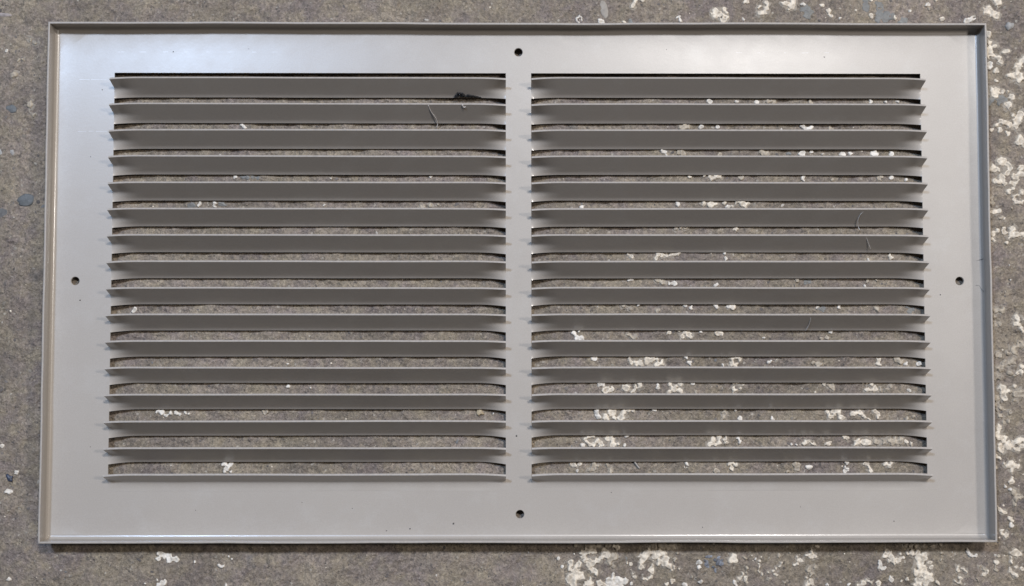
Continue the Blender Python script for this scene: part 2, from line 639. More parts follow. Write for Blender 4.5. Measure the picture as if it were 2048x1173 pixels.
# ------------------------------------------------------------------ dried paint on the floor
FLECKS = """c 982.2,573.9,9 961.3,557.3,9 976.5,548.0,9 969.4,553.1,6
c 962.3,507.5,7
c 965.0,491.0,6 976.1,481.7,5 964.7,476.5,9 965.5,464.1,8 973.7,462.0,5 980.8,458.9,6 984.6,448.6,5 990.2,468.3,4 994.3,470.3,4 999.5,471.4,5
w 963.0,443.4,7
c 977.1,431.1,6.5
c 976.7,412.5,4
c 1020.3,441.4,9 1020.1,433.2,6 1012.7,420.8,9 1025.9,414.6,9 1003.5,421.8,5 1031.9,453.9,8 1024.0,422.9,7
c 972.1,386.7,11 988.5,388.8,5 997.6,386.8,5 1006.6,377.5,6 1000.1,360.0,7 994.1,364.1,4
b 964.5,368.2,9 983.1,374.4,13 994.2,371.3,8
c 1010.9,340.5,5 1024.2,341.5,9 1017.9,330.2,8 995.2,323.0,6 1013.5,317.9,7 982.0,326.1,6 974.7,317.8,5 1003.4,320.9,6 989.1,323.0,5
c 965.3,307.6,5
c 996.9,303.5,5 981.6,308.6,6
c 1023.1,288.1,9 1014.8,283.0,5 1029.0,278.9,6
c 980.3,246.1,8 987.4,243.0,7 993.4,239.9,8 999.4,230.7,7 994.1,221.5,6 979.7,217.4,3 986.9,218.4,3
c 966.7,229.7,8 974.8,227.6,5 960.5,226.6,5
c 1021.8,230.7,7
c 1024.6,218.5,7 1012.3,215.4,6 1005.1,212.3,3
c 982.6,210.2,6 975.3,204.1,5 988.5,199.0,5 968.2,203.1,5 983.5,203.1,4
c 1016.2,207.2,3 1012.0,203.1,3 1007.8,199.0,4 1001.7,200.0,4 995.3,184.7,5 1005.6,189.8,4
c 1004.2,173.5,4 1006.1,167.4,4 1009.1,163.3,4 1015.1,161.2,4 1020.2,160.2,4 1023.8,182.7,5 1014.5,177.6,4 1009.4,175.5,4 1025.4,164.3,4
t 963.2,159.2,5 960.3,168.4,5
c 959.8,140.8,5 967.9,140.8,5 978.1,141.8,4 973.0,140.8,4 985.9,126.6,4
t 999.6,148.0,3 979.8,128.6,5
c 962.9,97.0,5 972.2,103.1,5 960.6,85.8,6
c 986.4,101.1,5 986.5,108.2,3
c 1002.8,107.2,6 999.4,94.0,7 1010.6,95.0,6 1021.8,96.0,6 1016.7,95.0,5
c 991.0,79.7,4
w 996.4,2.6,3 995.1,33.0,2
t 976.8,-59.1,6 964.7,-60.2,6 970.8,-59.1,5 960.3,-73.3,5 971.2,-87.4,4 962.0,-89.4,4 961.1,-82.4,4
c 1008.9,-75.3,8 1003.6,-84.4,6 1017.6,-93.5,5 1011.7,-87.4,4 1019.5,-99.6,5
t 1013.8,-128.8,8 1005.6,-131.8,5 997.4,-135.8,5 988.1,-146.9,5 1003.3,-144.9,6 997.9,-161.0,7 989.8,-164.0,6 981.6,-166.0,7 971.3,-176.1,8 989.3,-184.2,6 960.9,-191.2,7 968.9,-194.2,5 999.3,-191.2,4 964.8,-147.9,6 971.8,-150.9,4
c 1011.6,-182.2,6 1015.9,-172.1,5 1005.4,-186.2,4
c 974.5,-214.3,8 975.3,-227.3,8 979.1,-236.4,5 981.4,-223.3,5 998.8,-212.3,5 989.5,-221.3,4
t 1001.5,-227.4,7 1014.7,-225.4,8 1007.6,-226.4,6 1000.2,-240.4,4 991.5,-222.3,4
t 963.0,-235.4,7 959.7,-248.4,5 969.6,-255.4,5 978.6,-259.4,3 987.6,-263.5,4 968.3,-271.5,5 986.2,-280.5,4 974.0,-285.5,4 961.4,-260.4,4
c 963.7,-296.5,8 963.4,-309.5,7 970.4,-313.5,6 976.3,-317.5,8 985.1,-329.5,9 1001.4,-322.5,7 1010.6,-319.5,6 968.0,-330.5,6 993.3,-326.5,6
c 966.3,-315.5,7 981.2,-324.5,8 970.9,-337.5,8 989.2,-330.5,5 1003.4,-322.5,7 1001.1,-337.5,6 1012.3,-331.5,5 961.5,-352.4,5 965.4,-356.4,4
c 989.3,-368.4,8 990.1,-379.4,5 1000.3,-371.4,6 982.2,-372.4,4 974.3,-367.4,3 958.0,-374.4,4
c 990.8,-393.4,4 987.6,-403.3,6
w 976.3,-412.3,4 985.3,-417.3,4
t 994.2,-423.3,6 1002.0,-431.2,6 995.9,-436.2,5 1008.1,-431.2,3 995.8,-442.2,3 995.6,-449.1,3
c 960.4,-451.1,3
c 964.3,-459.0,5 969.2,-462.0,4 974.2,-464.0,4
c 984.0,-476.9,5 989.9,-479.9,3
w 986.7,-488.8,6
c 965.4,-500.7,4 974.2,-509.7,5 968.3,-505.7,3
c 996.5,-543.4,8 1003.5,-548.3,4 988.5,-544.4,5
c 986.1,-561.2,3 995.9,-571.1,4 986.3,-553.3,3
c 954.0,-563.1,6
t 952.7,-577.9,5 952.9,-570.0,3
c 981.8,-578.0,4 992.6,-586.9,4 986.7,-582.9,3
c 934.6,-580.9,5 929.5,-585.8,4
c 1008.9,-576.1,4
t 114.4,-526.2,6 140.3,-528.2,8 159.3,-527.3,6 176.3,-525.3,6 149.3,-530.2,6
c 196.2,-532.3,5 188.3,-528.3,4
c 129.3,-544.0,8 137.3,-539.1,7 149.3,-539.1,6 129.3,-549.9,6 134.3,-555.9,5 156.2,-557.9,6 149.2,-562.8,6 163.2,-552.9,5 170.2,-542.1,9 178.2,-546.1,7 142.2,-556.9,4
t 189.1,-550.0,8 182.1,-555.9,7 181.1,-562.8,5 187.0,-571.7,4
c 104.3,-563.7,6 101.3,-573.6,5 107.3,-578.5,4 114.2,-576.6,7 118.3,-566.7,6
c 131.2,-559.8,5 140.2,-566.7,6 145.2,-572.7,5 149.1,-577.6,6 156.1,-584.5,4
c 112.2,-585.4,9 121.2,-588.4,9 103.2,-593.3,9 109.2,-602.2,10 100.2,-597.2,6
c 140.1,-604.2,10 143.1,-595.3,4
w 179.0,-596.4,7 191.9,-595.4,8 202.9,-598.4,9 209.9,-598.4,7 183.9,-604.3,9 198.9,-605.3,9 190.0,-585.6,4
c 162.0,-602.3,7 169.9,-606.2,6
w 80.4,-553.8,2.5
w 87.3,-569.6,3.5
w 111.3,-544.0,2.5
b 215.1,-556.0,4 212.1,-553.0,3
c 223.0,-564.9,4 217.0,-561.9,2
c 223.9,-576.7,2 227.9,-582.7,2.5 229.8,-591.5,4
w 224.8,-604.3,3
t 271.1,-530.4,8 288.1,-528.4,9 306.1,-530.4,8 297.1,-531.4,7
c 257.1,-544.2,10 248.0,-555.1,7 244.0,-550.1,5 281.0,-541.3,9 290.0,-542.3,6 271.0,-550.2,8 280.9,-561.0,7 292.9,-555.1,8 295.8,-566.0,7 303.7,-576.9,4 300.8,-571.9,5 245.0,-563.0,5 244.9,-571.8,5 267.0,-543.2,7 288.9,-564.0,6
c 266.9,-568.9,4 264.8,-579.8,6 264.7,-591.6,4 265.8,-574.8,5 253.7,-596.5,4 249.8,-593.5,3 259.7,-595.5,3
t 311.9,-555.2,3 309.9,-561.1,2.5
c 309.8,-573.9,3 309.8,-570.0,2.5
c 319.7,-573.9,3
t 318.0,-542.3,3
c 305.6,-599.6,5 309.6,-597.6,4
c 295.6,-605.4,4
w 332.5,-605.5,5
w 363.5,-598.7,4
w 360.8,-560.2,5 357.8,-564.1,3
w 360.7,-571.0,3
t 346.6,-589.8,3
c 430.8,-549.4,5 422.7,-558.3,6 433.7,-559.3,5 427.8,-553.4,6
t 453.7,-554.4,3 450.8,-551.4,2.5
t 455.5,-573.2,4 455.5,-581.1,3
c 447.4,-586.0,4 442.4,-591.9,4 453.3,-593.9,4 455.2,-601.8,3 453.3,-597.8,3
w 433.3,-603.7,5 431.3,-599.8,3
c 480.7,-560.4,3.5 479.6,-566.3,2.5 479.5,-571.2,2.5 480.5,-576.2,2.2 481.4,-580.1,2.5 485.4,-586.0,2.5
w 473.7,-553.4,2.5
t 519.8,-549.6,4.5 500.7,-553.5,2
c 525.6,-562.4,3 522.6,-566.4,2.5 519.5,-570.3,2.5 513.5,-574.3,2.5 507.4,-578.2,3 499.4,-581.1,2.5 511.4,-584.1,2.5 514.3,-588.1,2.5
t 540.9,-542.7,3
c 556.8,-550.6,3 558.7,-556.5,3 564.7,-556.6,4 558.6,-563.5,4 550.6,-565.4,3
c 598.0,-530.9,4 595.1,-527.9,3
c 584.9,-539.8,4 583.8,-548.7,7 592.8,-549.7,4 575.8,-548.7,3
t 580.4,-577.3,5 583.3,-585.2,5 592.5,-571.4,4 582.5,-571.4,4
c 577.2,-592.1,3 583.2,-597.1,4 586.1,-603.0,5 577.0,-605.9,6
t 500.3,-595.0,3 531.1,-601.9,3 536.2,-598.0,3
w 616.0,-606.0,3
w 659.0,-607.1,4
c 739.0,-543.0,6 733.9,-549.9,5 744.9,-550.9,5 748.8,-558.8,5 758.8,-556.9,4 739.7,-560.8,3 750.7,-563.8,3 756.7,-561.8,3 763.0,-545.0,3 770.9,-552.9,4 764.9,-553.9,3 778.0,-545.0,4 787.1,-543.1,6 799.1,-544.1,6 812.1,-546.1,5
c 800.9,-554.0,8 809.9,-553.0,6 802.7,-564.8,8 819.8,-563.9,5 823.6,-572.8,4 811.6,-571.8,5 800.5,-575.7,7 792.4,-581.6,6 811.4,-580.7,7 798.3,-586.6,9 819.3,-586.6,8 798.1,-597.4,8 820.1,-597.5,8 808.2,-594.5,5 797.0,-606.3,8 814.0,-603.4,6
w 722.6,-563.7,4 722.6,-568.7,3 722.5,-572.6,4 727.5,-574.6,3 731.5,-574.6,3
w 743.1,-596.4,6
c 776.1,-596.4,3
c 766.0,-601.3,3
c 689.0,-602.2,4 695.1,-597.3,3 701.1,-599.2,3 706.0,-602.2,4 680.9,-608.1,5
c 721.0,-604.2,6
c 834.1,-602.4,6 838.0,-604.4,4
t 809.4,-527.3,4 826.4,-529.3,6 842.5,-526.3,4
t 795.3,-531.2,4 774.3,-528.2,4 784.3,-531.2,4
w 899.4,-540.3,4 901.3,-545.2,3 904.2,-548.2,4 910.2,-550.2,3 915.2,-550.2,4
c 878.7,-571.9,4 878.6,-578.8,4 886.6,-575.9,3 890.6,-578.8,3 894.5,-581.8,3
c 883.3,-594.6,5 872.1,-600.5,4 877.2,-598.6,3 880.1,-603.5,5
t 923.8,-570.0,3 933.6,-578.9,4 930.4,-588.8,3 928.7,-573.9,3
t 917.2,-597.6,3 914.3,-593.7,2
t 845.9,-556.0,3
t 846.1,-545.1,3
t 962.3,-549.3,4
w -712.5,-545.6,7 -717.3,-554.5,5 -697.6,-549.6,7 -695.5,-554.5,7 -705.5,-550.6,4 -682.6,-554.6,5 -688.6,-554.5,4
w -592.1,-568.5,5 -595.1,-567.5,4 -588.1,-566.5,3
w -644.8,-558.6,2.5
w -570.4,-554.7,2.5
w -578.4,-548.8,2.5
w -707.7,-601.7,7 -714.6,-604.7,5
w -718.7,-594.8,3
w -582.7,-603.9,3
w -741.4,-601.7,3
w -1001.5,-381.3,4
w -1030.5,-327.7,4
w -1016.6,-419.9,5 -1011.7,-417.9,4 -1021.5,-421.8,3
w -1011.9,-594.3,4
w -1041.4,470.4,3
w 123.9,542.3,3 130.0,540.3,3 130.0,535.1,3 123.8,532.0,3.5 118.7,534.1,3 118.8,538.2,3
w 166.7,531.0,6 171.8,529.0,4
c 215.7,530.1,3.5
b 229.0,532.2,6
c 234.3,564.3,5 236.4,569.5,4 237.4,575.7,4
c 254.8,574.7,4
w 327.1,541.7,6 329.1,534.4,5 323.0,538.6,3
t 313.1,574.8,2
c 402.9,556.3,6 399.8,548.0,6 420.3,557.4,5 425.4,551.1,4 409.0,548.0,6 400.7,541.8,4 420.1,536.6,6 425.3,539.8,4 416.1,542.8,4
c 465.5,573.0,6 461.4,570.9,4
c 507.4,569.9,6 507.3,559.6,6 504.2,553.4,6 496.0,550.2,6 489.9,561.6,3 493.0,563.7,3
c 541.2,570.0,5 548.4,570.0,6 562.8,575.2,6 562.7,564.9,8 555.5,566.9,5 553.4,557.6,3
b 590.2,559.7,10 592.1,545.2,9 580.0,558.7,6 600.4,552.5,5
w 582.1,565.9,4
c 621.1,566.0,5
c 636.3,554.6,5 639.2,545.3,4
w 459.0,537.7,3 657.5,539.1,3
b 711.3,572.4,8 711.1,561.0,9 740.0,568.3,8 739.7,554.8,9 747.8,543.4,12 765.2,542.4,8 737.5,540.3,9 754.0,548.6,8
b 788.6,535.2,9 780.4,533.1,6
c 722.2,545.4,5
c 771.3,539.3,5
c 722.7,576.5,4
w 839.4,568.5,5 834.2,565.3,3
w 801.2,553.9,3
t 843.4,560.2,4
c 868.6,538.4,5
w 930.2,540.6,6 918.8,535.4,6 924.0,537.5,5
c 856.0,577.8,3
w 166.7,-206.8,8 163.7,-200.8,5
c 175.6,-218.8,9 185.7,-215.9,6
c 216.9,-212.9,7 230.9,-220.9,6 241.0,-209.9,8 234.0,-213.9,5
w 280.2,-211.9,4
c 305.4,-206.9,6 311.4,-214.9,7 323.4,-219.9,7 301.3,-222.9,4 323.5,-204.9,5 316.5,-209.9,4
w 350.7,-203.9,5
t 358.6,-221.0,4
w 156.4,-262.9,7 160.4,-271.9,5 153.4,-257.9,4
c 187.5,-261.9,9 175.4,-273.9,7 205.5,-273.9,8 210.6,-261.9,6 230.7,-258.9,5 220.6,-259.9,4 193.5,-273.9,5
w 271.9,-257.9,4
t 413.5,-266.0,5 411.4,-274.0,4 414.6,-258.0,4
c 134.1,-316.8,4 140.1,-312.8,4 145.2,-310.8,4 150.2,-312.8,4 160.2,-318.8,5 150.1,-327.7,5 138.1,-323.7,4 143.1,-327.7,4 166.1,-327.8,6 155.1,-323.8,4
c 181.2,-312.8,7 189.2,-319.8,5 189.2,-327.8,7 199.2,-325.8,4
w 129.0,-329.7,4
w 215.4,-310.8,4
w 212.3,-328.8,3
c 382.8,-328.0,6 390.9,-319.0,6 403.0,-313.0,6 402.9,-324.0,5 415.1,-315.0,5 417.0,-324.0,4 394.9,-327.0,4
c 110.9,-369.5,5 120.9,-365.6,5 104.9,-367.5,4
w 116.9,-381.5,4
t 152.0,-366.6,6 149.9,-374.5,6 141.9,-378.5,4 160.0,-368.6,4
t 185.0,-374.6,3 179.0,-370.6,3 184.9,-381.5,4 176.0,-367.6,2
w 336.3,-369.8,3.5 335.4,-364.8,3
t 394.4,-379.8,5 399.4,-381.8,4
c 441.3,-204.0,5 450.3,-209.0,3 435.1,-219.0,6 431.2,-206.0,4 446.2,-215.0,3
c 614.5,-207.1,4
t 629.6,-211.1,6 631.5,-217.1,4 622.6,-207.1,3
c 708.3,-206.1,5 693.2,-203.1,3 700.3,-203.1,3
c 700.0,-217.1,6 716.2,-216.2,6 708.1,-218.2,4
t 739.3,-219.2,5 747.5,-211.2,4 729.3,-218.2,4
w 784.7,-220.2,4
c 620.8,-262.2,5 636.9,-262.2,8 626.7,-274.2,5 623.7,-268.2,4 643.9,-264.2,5 650.8,-274.2,6
c 672.1,-266.2,5 686.2,-264.2,6 678.1,-266.2,4 692.2,-270.3,4 696.1,-274.3,4 703.1,-277.3,3
c 715.5,-261.3,5 721.5,-263.3,4 722.4,-268.3,4 722.3,-274.3,3
w 444.6,-276.1,5
w 510.9,-277.1,5
w 436.7,-258.1,3
t 781.7,-276.3,4 795.9,-272.3,4
w 438.2,-315.0,3 441.1,-319.0,3 444.1,-322.0,4
c 572.7,-326.1,4 576.7,-323.1,3 580.7,-323.1,4 586.8,-324.1,3 592.8,-326.1,4
c 619.9,-327.2,5 625.0,-323.2,3
c 652.3,-312.2,4 657.3,-313.2,3 661.3,-315.2,4
c 681.3,-321.2,7 693.4,-322.2,7 702.4,-326.2,7 677.2,-328.2,5
t 718.5,-322.3,6 749.7,-320.3,9 765.8,-322.3,8 733.6,-321.3,5
c 780.9,-322.3,5 788.8,-328.3,4
w 547.5,-328.1,2.5
w 559.6,-327.1,2.5
c 425.6,-366.9,6 435.6,-369.9,4 427.5,-376.8,5
t 557.1,-367.0,8 559.0,-377.0,5
w 585.1,-373.0,6 580.1,-372.0,4
w 658.6,-364.1,5 654.4,-371.1,3 658.3,-379.1,6
c 699.7,-365.2,6 703.6,-373.1,4 705.5,-380.1,5 694.7,-366.1,4
c 735.9,-365.2,5 742.9,-371.2,4 747.0,-364.2,4
t 538.8,-380.9,4
w 224.1,5.6,5 229.1,4.6,3
t 281.7,3.5,6 291.7,-1.5,5 286.7,0.5,4
w 304.8,-3.5,4 317.0,-4.5,5 310.9,-3.5,3
w 397.8,-6.6,4
w 128.0,-45.9,4
w 243.0,-46.0,5
t 211.7,-50.0,4 225.8,-57.1,4 279.2,-59.1,4
w 334.8,-50.0,4
w 347.9,-52.0,5
w 397.4,-47.0,6 400.4,-53.0,4
w 424.7,-49.0,4
w 111.7,-104.4,5 117.7,-110.4,6 125.8,-115.5,5 121.8,-101.4,3 113.7,-114.4,3
t 233.5,-112.5,5 221.5,-108.4,4 227.5,-111.5,3
c 302.1,-104.4,4
c 324.3,-100.4,4 330.3,-110.5,5 341.4,-104.4,7 347.4,-112.5,4 335.4,-103.4,4
w 367.7,-100.4,4
c 403.0,-102.4,6 411.0,-105.5,4
w 151.8,-155.7,6 147.8,-153.6,3
c 223.2,-155.7,4 227.2,-164.7,5 236.2,-165.7,5 245.3,-164.7,6 224.2,-159.7,4
c 258.5,-155.7,6 270.5,-153.7,6 258.4,-164.7,6 278.5,-166.8,6 286.6,-162.7,6 264.5,-159.7,5 279.6,-157.7,5
w 336.0,-151.7,5
w 345.0,-164.8,5 344.9,-168.8,4
w 410.4,-168.8,3
w 700.3,-7.6,3.5
t 707.5,1.6,4 723.7,1.6,3
b 589.0,-1.5,7 580.9,-2.5,5
t 563.8,3.6,5
c 430.7,-50.0,6 433.7,-54.0,4
w 648.0,-50.0,5
b 615.6,-55.1,9 608.5,-57.1,6
w 604.5,-53.0,3
t 724.8,-55.1,5 719.8,-52.0,3
b 791.6,-57.1,8 785.6,-52.1,5
w 629.1,-99.5,4.5
t 622.9,-112.6,5 609.7,-115.6,5
w 494.7,-114.5,3
w 761.5,-99.5,3
c 429.7,-155.8,4 437.8,-152.8,5 445.8,-157.8,4 429.6,-164.8,6 437.6,-168.8,5 443.8,-153.8,4
w 504.2,-162.8,4 508.3,-159.8,3
c 726.2,-157.9,5 726.1,-164.9,5
t 762.5,-157.9,7 770.5,-161.9,5
w 780.6,-167.0,4
w 807.9,-165.0,5
t 603.0,-166.9,7 592.9,-162.9,4
w 389.0,367.5,6
w 371.2,315.2,5
w 404.8,315.2,4
t 340.7,315.1,8 332.5,313.1,6
w 294.6,263.9,6 300.6,256.7,3
t 333.2,261.9,8 326.0,261.9,6
t 408.3,257.9,5
c 348.0,212.9,4 378.5,215.9,4
c 391.7,213.9,8 407.9,214.9,7 399.8,212.9,5
w 445.0,365.5,5
w 485.8,365.6,5
t 508.2,367.7,5 522.5,366.6,5 515.4,368.7,4
t 595.9,366.7,6
w 717.3,367.9,4 749.0,366.9,4
w 773.5,368.0,4
w 577.9,316.4,5 585.0,311.3,5 597.2,314.4,5 591.1,312.3,4
t 636.9,312.4,5
w 533.0,310.2,3
t 496.8,261.0,8 504.9,257.9,4
b 548.7,261.0,5
w 577.2,260.0,7
w 596.6,264.2,4
w 618.9,260.1,4
w 660.6,260.1,6
w 675.9,260.1,4
w 723.8,260.2,8 730.9,258.1,4
w 758.4,261.2,5
t 579.6,211.0,4 737.2,211.1,5
w 758.6,212.1,5
w 322.2,156.8,5
c 376.0,158.8,6 389.1,155.8,7 399.3,157.8,5
c 416.6,160.9,5
w 424.6,151.7,4
c 440.9,160.9,4 432.7,152.8,3 454.1,157.9,6 464.2,158.9,4 458.1,151.8,4 447.0,161.9,4
w 128.7,151.6,4
t 317.8,108.0,4 338.1,111.0,6 327.9,110.0,4
c 441.4,107.0,6
c 222.3,55.2,4 229.4,50.1,5 225.4,53.1,4
c 282.0,55.2,6 279.9,48.1,4 299.2,54.2,5 315.4,56.2,5 323.5,56.2,4 291.1,53.2,4 307.3,55.2,4
w 414.6,57.2,4
w 418.5,47.1,4
c 753.9,49.2,6
w 708.2,44.1,3.5
t 452.6,210.9,6
w 577.5,208.9,5
t 639.5,206.9,4 733.1,208.0,6
w 787.0,206.0,3
w -559.3,320.3,3 -556.2,316.2,3.5 -554.1,311.1,3.5
w -573.2,214.2,4
b -548.0,211.2,6 -558.1,211.2,5 -537.9,211.2,6 -527.8,210.2,5
w -645.1,154.2,4 -643.2,157.3,3
b -658.2,154.2,6 -665.3,153.2,4
w -612.9,157.3,4 -613.9,152.2,3
b -597.8,156.3,6 -604.8,156.3,4
w -393.0,156.4,3
w -381.3,209.3,2.5
w -179.0,214.5,3
w -773.8,-57.0,6
w -712.6,-263.2,6 -697.6,-265.2,5 -685.7,-263.3,5 -705.6,-269.2,4 -677.6,-267.2,4 -721.7,-260.2,4
w -667.7,-262.3,4 -659.7,-264.3,3
t -507.8,-261.4,6
y -77.3,-261.7,7 -80.4,-257.7,5
w -52.3,-266.7,2
w -586.6,-364.8,6 -574.6,-365.8,5 -581.5,-370.8,5 -583.5,-374.8,5 -587.4,-380.7,4 -574.4,-380.7,3
w -463.7,-166.4,3
w -463.3,-211.5,4
w -418.2,-213.5,2.5
t -194.0,151.4,5 -178.8,153.5,4 -163.7,155.5,3
t -982.0,486.9,4 -994.3,494.1,5 -1007.6,450.9,3
t -1021.1,420.1,6 -989.6,358.7,7 -981.1,338.3,4 -1013.7,450.9,4"""


def fleck_mesh(lobes, seed, flat=False, step=1.5):
    L = np.array(lobes)
    x0, y0 = (L[:, :2] - L[:, 2:] * 1.6).min(0) - 3
    x1, y1 = (L[:, :2] + L[:, 2:] * 1.6).max(0) + 3
    X = np.arange(x0, x1 + step, step)
    Y = np.arange(y0, y1 + step, step)
    xx, yy = np.meshgrid(X, Y)
    wx = xx + 2.2 * vn(xx, yy, 8, 21) + 1.0 * vn(xx, yy, 3.6, 22)
    wy = yy + 2.2 * vn(xx, yy, 8, 23) + 1.0 * vn(xx, yy, 3.6, 24)
    f = np.full(xx.shape, -9.0)
    for lx, ly, lr in L:
        f = np.maximum(f, 1 - np.hypot(wx - lx, wy - ly) / (lr * 1.10))
    hole = vn(xx, yy, 9, 31) * 0.6 + vn(xx, yy, 4.5, 32) * 0.55
    f = f + 0.24 * vn(xx, yy, 4.2, 33) - 0.9 * np.clip(hole - 0.34, 0, 1) - 0.03
    h = np.where(f > 0, 0.6 + 3.2 * np.sqrt(np.clip(f, 0, 0.4) / 0.4), 0.0) + np.where(f > 0, 0.9 * vn(xx, yy, 5, 41) + 0.5 * vn(xx, yy, 2.8, 42), 0)
    wear = np.clip((f - 0.20) * 2.6, 0, 1) * np.clip(0.45 + 1.5 * vn(xx, yy, 7, 51), 0, 1)
    h = np.where(f > 0, h - 1.7 * wear, 0)
    if flat:
        h = np.where(f > 0, 0.35, 0)
        f = f - 0.35 * np.clip(vn(xx, yy, 6, 71) + 0.2, 0, 1)
        wear = wear * 0.5
    z = gz(xx, yy)
    V, F, idx = [], [], {}

    def vert(key, x, y, zz, w):
        if key not in idx:
            idx[key] = len(V)
            V.append((x, y, zz, w))
        return idx[key]

    ny, nx = f.shape
    act = (np.maximum.reduce([f[:-1, :-1], f[1:, :-1], f[:-1, 1:], f[1:, 1:]]) > 0)
    for j, i in zip(*np.nonzero(act)):
        c = ((j, i), (j, i + 1), (j + 1, i + 1), (j + 1, i))
        poly = []
        for k in range(4):
            a, b = c[k], c[(k + 1) % 4]
            fa, fb = f[a], f[b]
            if fa > 0:
                poly.append(vert(a, X[a[1]], Y[a[0]], z[a] + h[a] + 0.2, wear[a]))
            if (fa > 0) != (fb > 0):
                t = fa / (fa - fb)
                key = (min(a, b), max(a, b))
                poly.append(vert(key, X[a[1]] + (X[b[1]] - X[a[1]]) * t, Y[a[0]] + (Y[b[0]] - Y[a[0]]) * t,
                                 z[a] + (z[b] - z[a]) * t - 0.8, 0.0))
        if len(poly) >= 3:
            F.append(poly)
    return V, F


def worn(o, w):
    at = o.data.attributes.new('wear', 'FLOAT', 'POINT')
    at.data.foreach_set('value', np.ascontiguousarray(w, np.float32))


def islands(V, F):
    par = list(range(len(V)))

    def find(a):
        while par[a] != a:
            par[a] = par[par[a]]
            a = par[a]
        return a
    for f in F:
        r = find(f[0])
        for k in f[1:]:
            par[find(k)] = r
    out = {}
    for f in F:
        out.setdefault(find(f[0]), []).append(f)
    for fs in out.values():
        ids = sorted({k for f in fs for k in f})
        mp = {k: n for n, k in enumerate(ids)}
        yield [V[k] for k in ids], [[mp[k] for k in f] for f in fs]


big, small = [], {k: ([], []) for k in FM}


def into_small(k, v, f):
    SV, SF = small[k]
    b = len(SV)
    SV.extend(v)
    SF.extend([[a + b for a in q] for q in f])


for n, line in enumerate(FLECKS.strip().split('\n')):
    kind, *pp = line.split()
    lobes = [tuple(map(float, p.split(','))) for p in pp]
    if kind in 'ct' and len(lobes) > 2:         # worn film of the same paint around the thicker crust
        V, F = fleck_mesh([(x, y, r * 1.45 + 1.5) for x, y, r in lobes], n + 900, True)
        for v, f in islands(V, F):
            e = np.ptp(np.array(v)[:, :2], axis=0).max()
            if e >= 16:
                big.append((len(f) * 0.5, 'h', v, f))
            elif len(f) > 3:
                into_small('h', v, f)
    V, F = fleck_mesh(lobes, n, kind == 'b')
    if not F:
        continue
    for v, f in islands(V, F):
        a = np.array(v)
        ext = np.ptp(a[:, :2], axis=0)
        if ext.max() >= 7:
            big.append((len(f), kind, v, f))
        elif len(f) > 3:
            into_small(kind, v, f)
big.sort(key=lambda q: -q[0])
names = {'h': 'paint_stain', 'c': 'paint_fleck', 'w': 'paint_fleck', 't': 'paint_fleck', 'b': 'paint_stain', 'y': 'embedded_stone'}
for n, (_, kind, v, f) in enumerate(big):
    if n < 290:
        worn(mk(names[kind], np.array(v)[:, :3], f, FM[kind], ground), np.array(v)[:, 3])
    else:
        into_small(kind, v, f)
# scattered crumbs of the same paint, denser to the right
V, F = [], []
cnt = 0
while cnt < 330:
    x, y = RNG.uniform(-1120, 1120), RNG.uniform(-720, 640)
    p = 0.10 + 0.9 * np.clip((x - 50) / 1000, 0, 1)
    clump = vn(x, y, 90, 60)
    if RNG.random() > p * np.clip(0.5 + clump, 0.05, 1):
        continue
    r = float(RNG.choice([1.0, 1.3, 1.7, 2.3, 3.0], p=[.3, .3, .2, .14, .06]))
    add_lump(V, F, x, y, float(gz(x, y)) - 0.3, r, 0.8 + r * 0.35, cnt, n=7)
    cnt += 1
into_small('c', [(*p, 0.0) for p in V], F)
for k, (SV, SF) in small.items():
    if SF:
        worn(mk('paint_specks', np.array(SV)[:, :3], SF, FM[k], ground, kind='stuff'), np.array(SV)[:, 3])

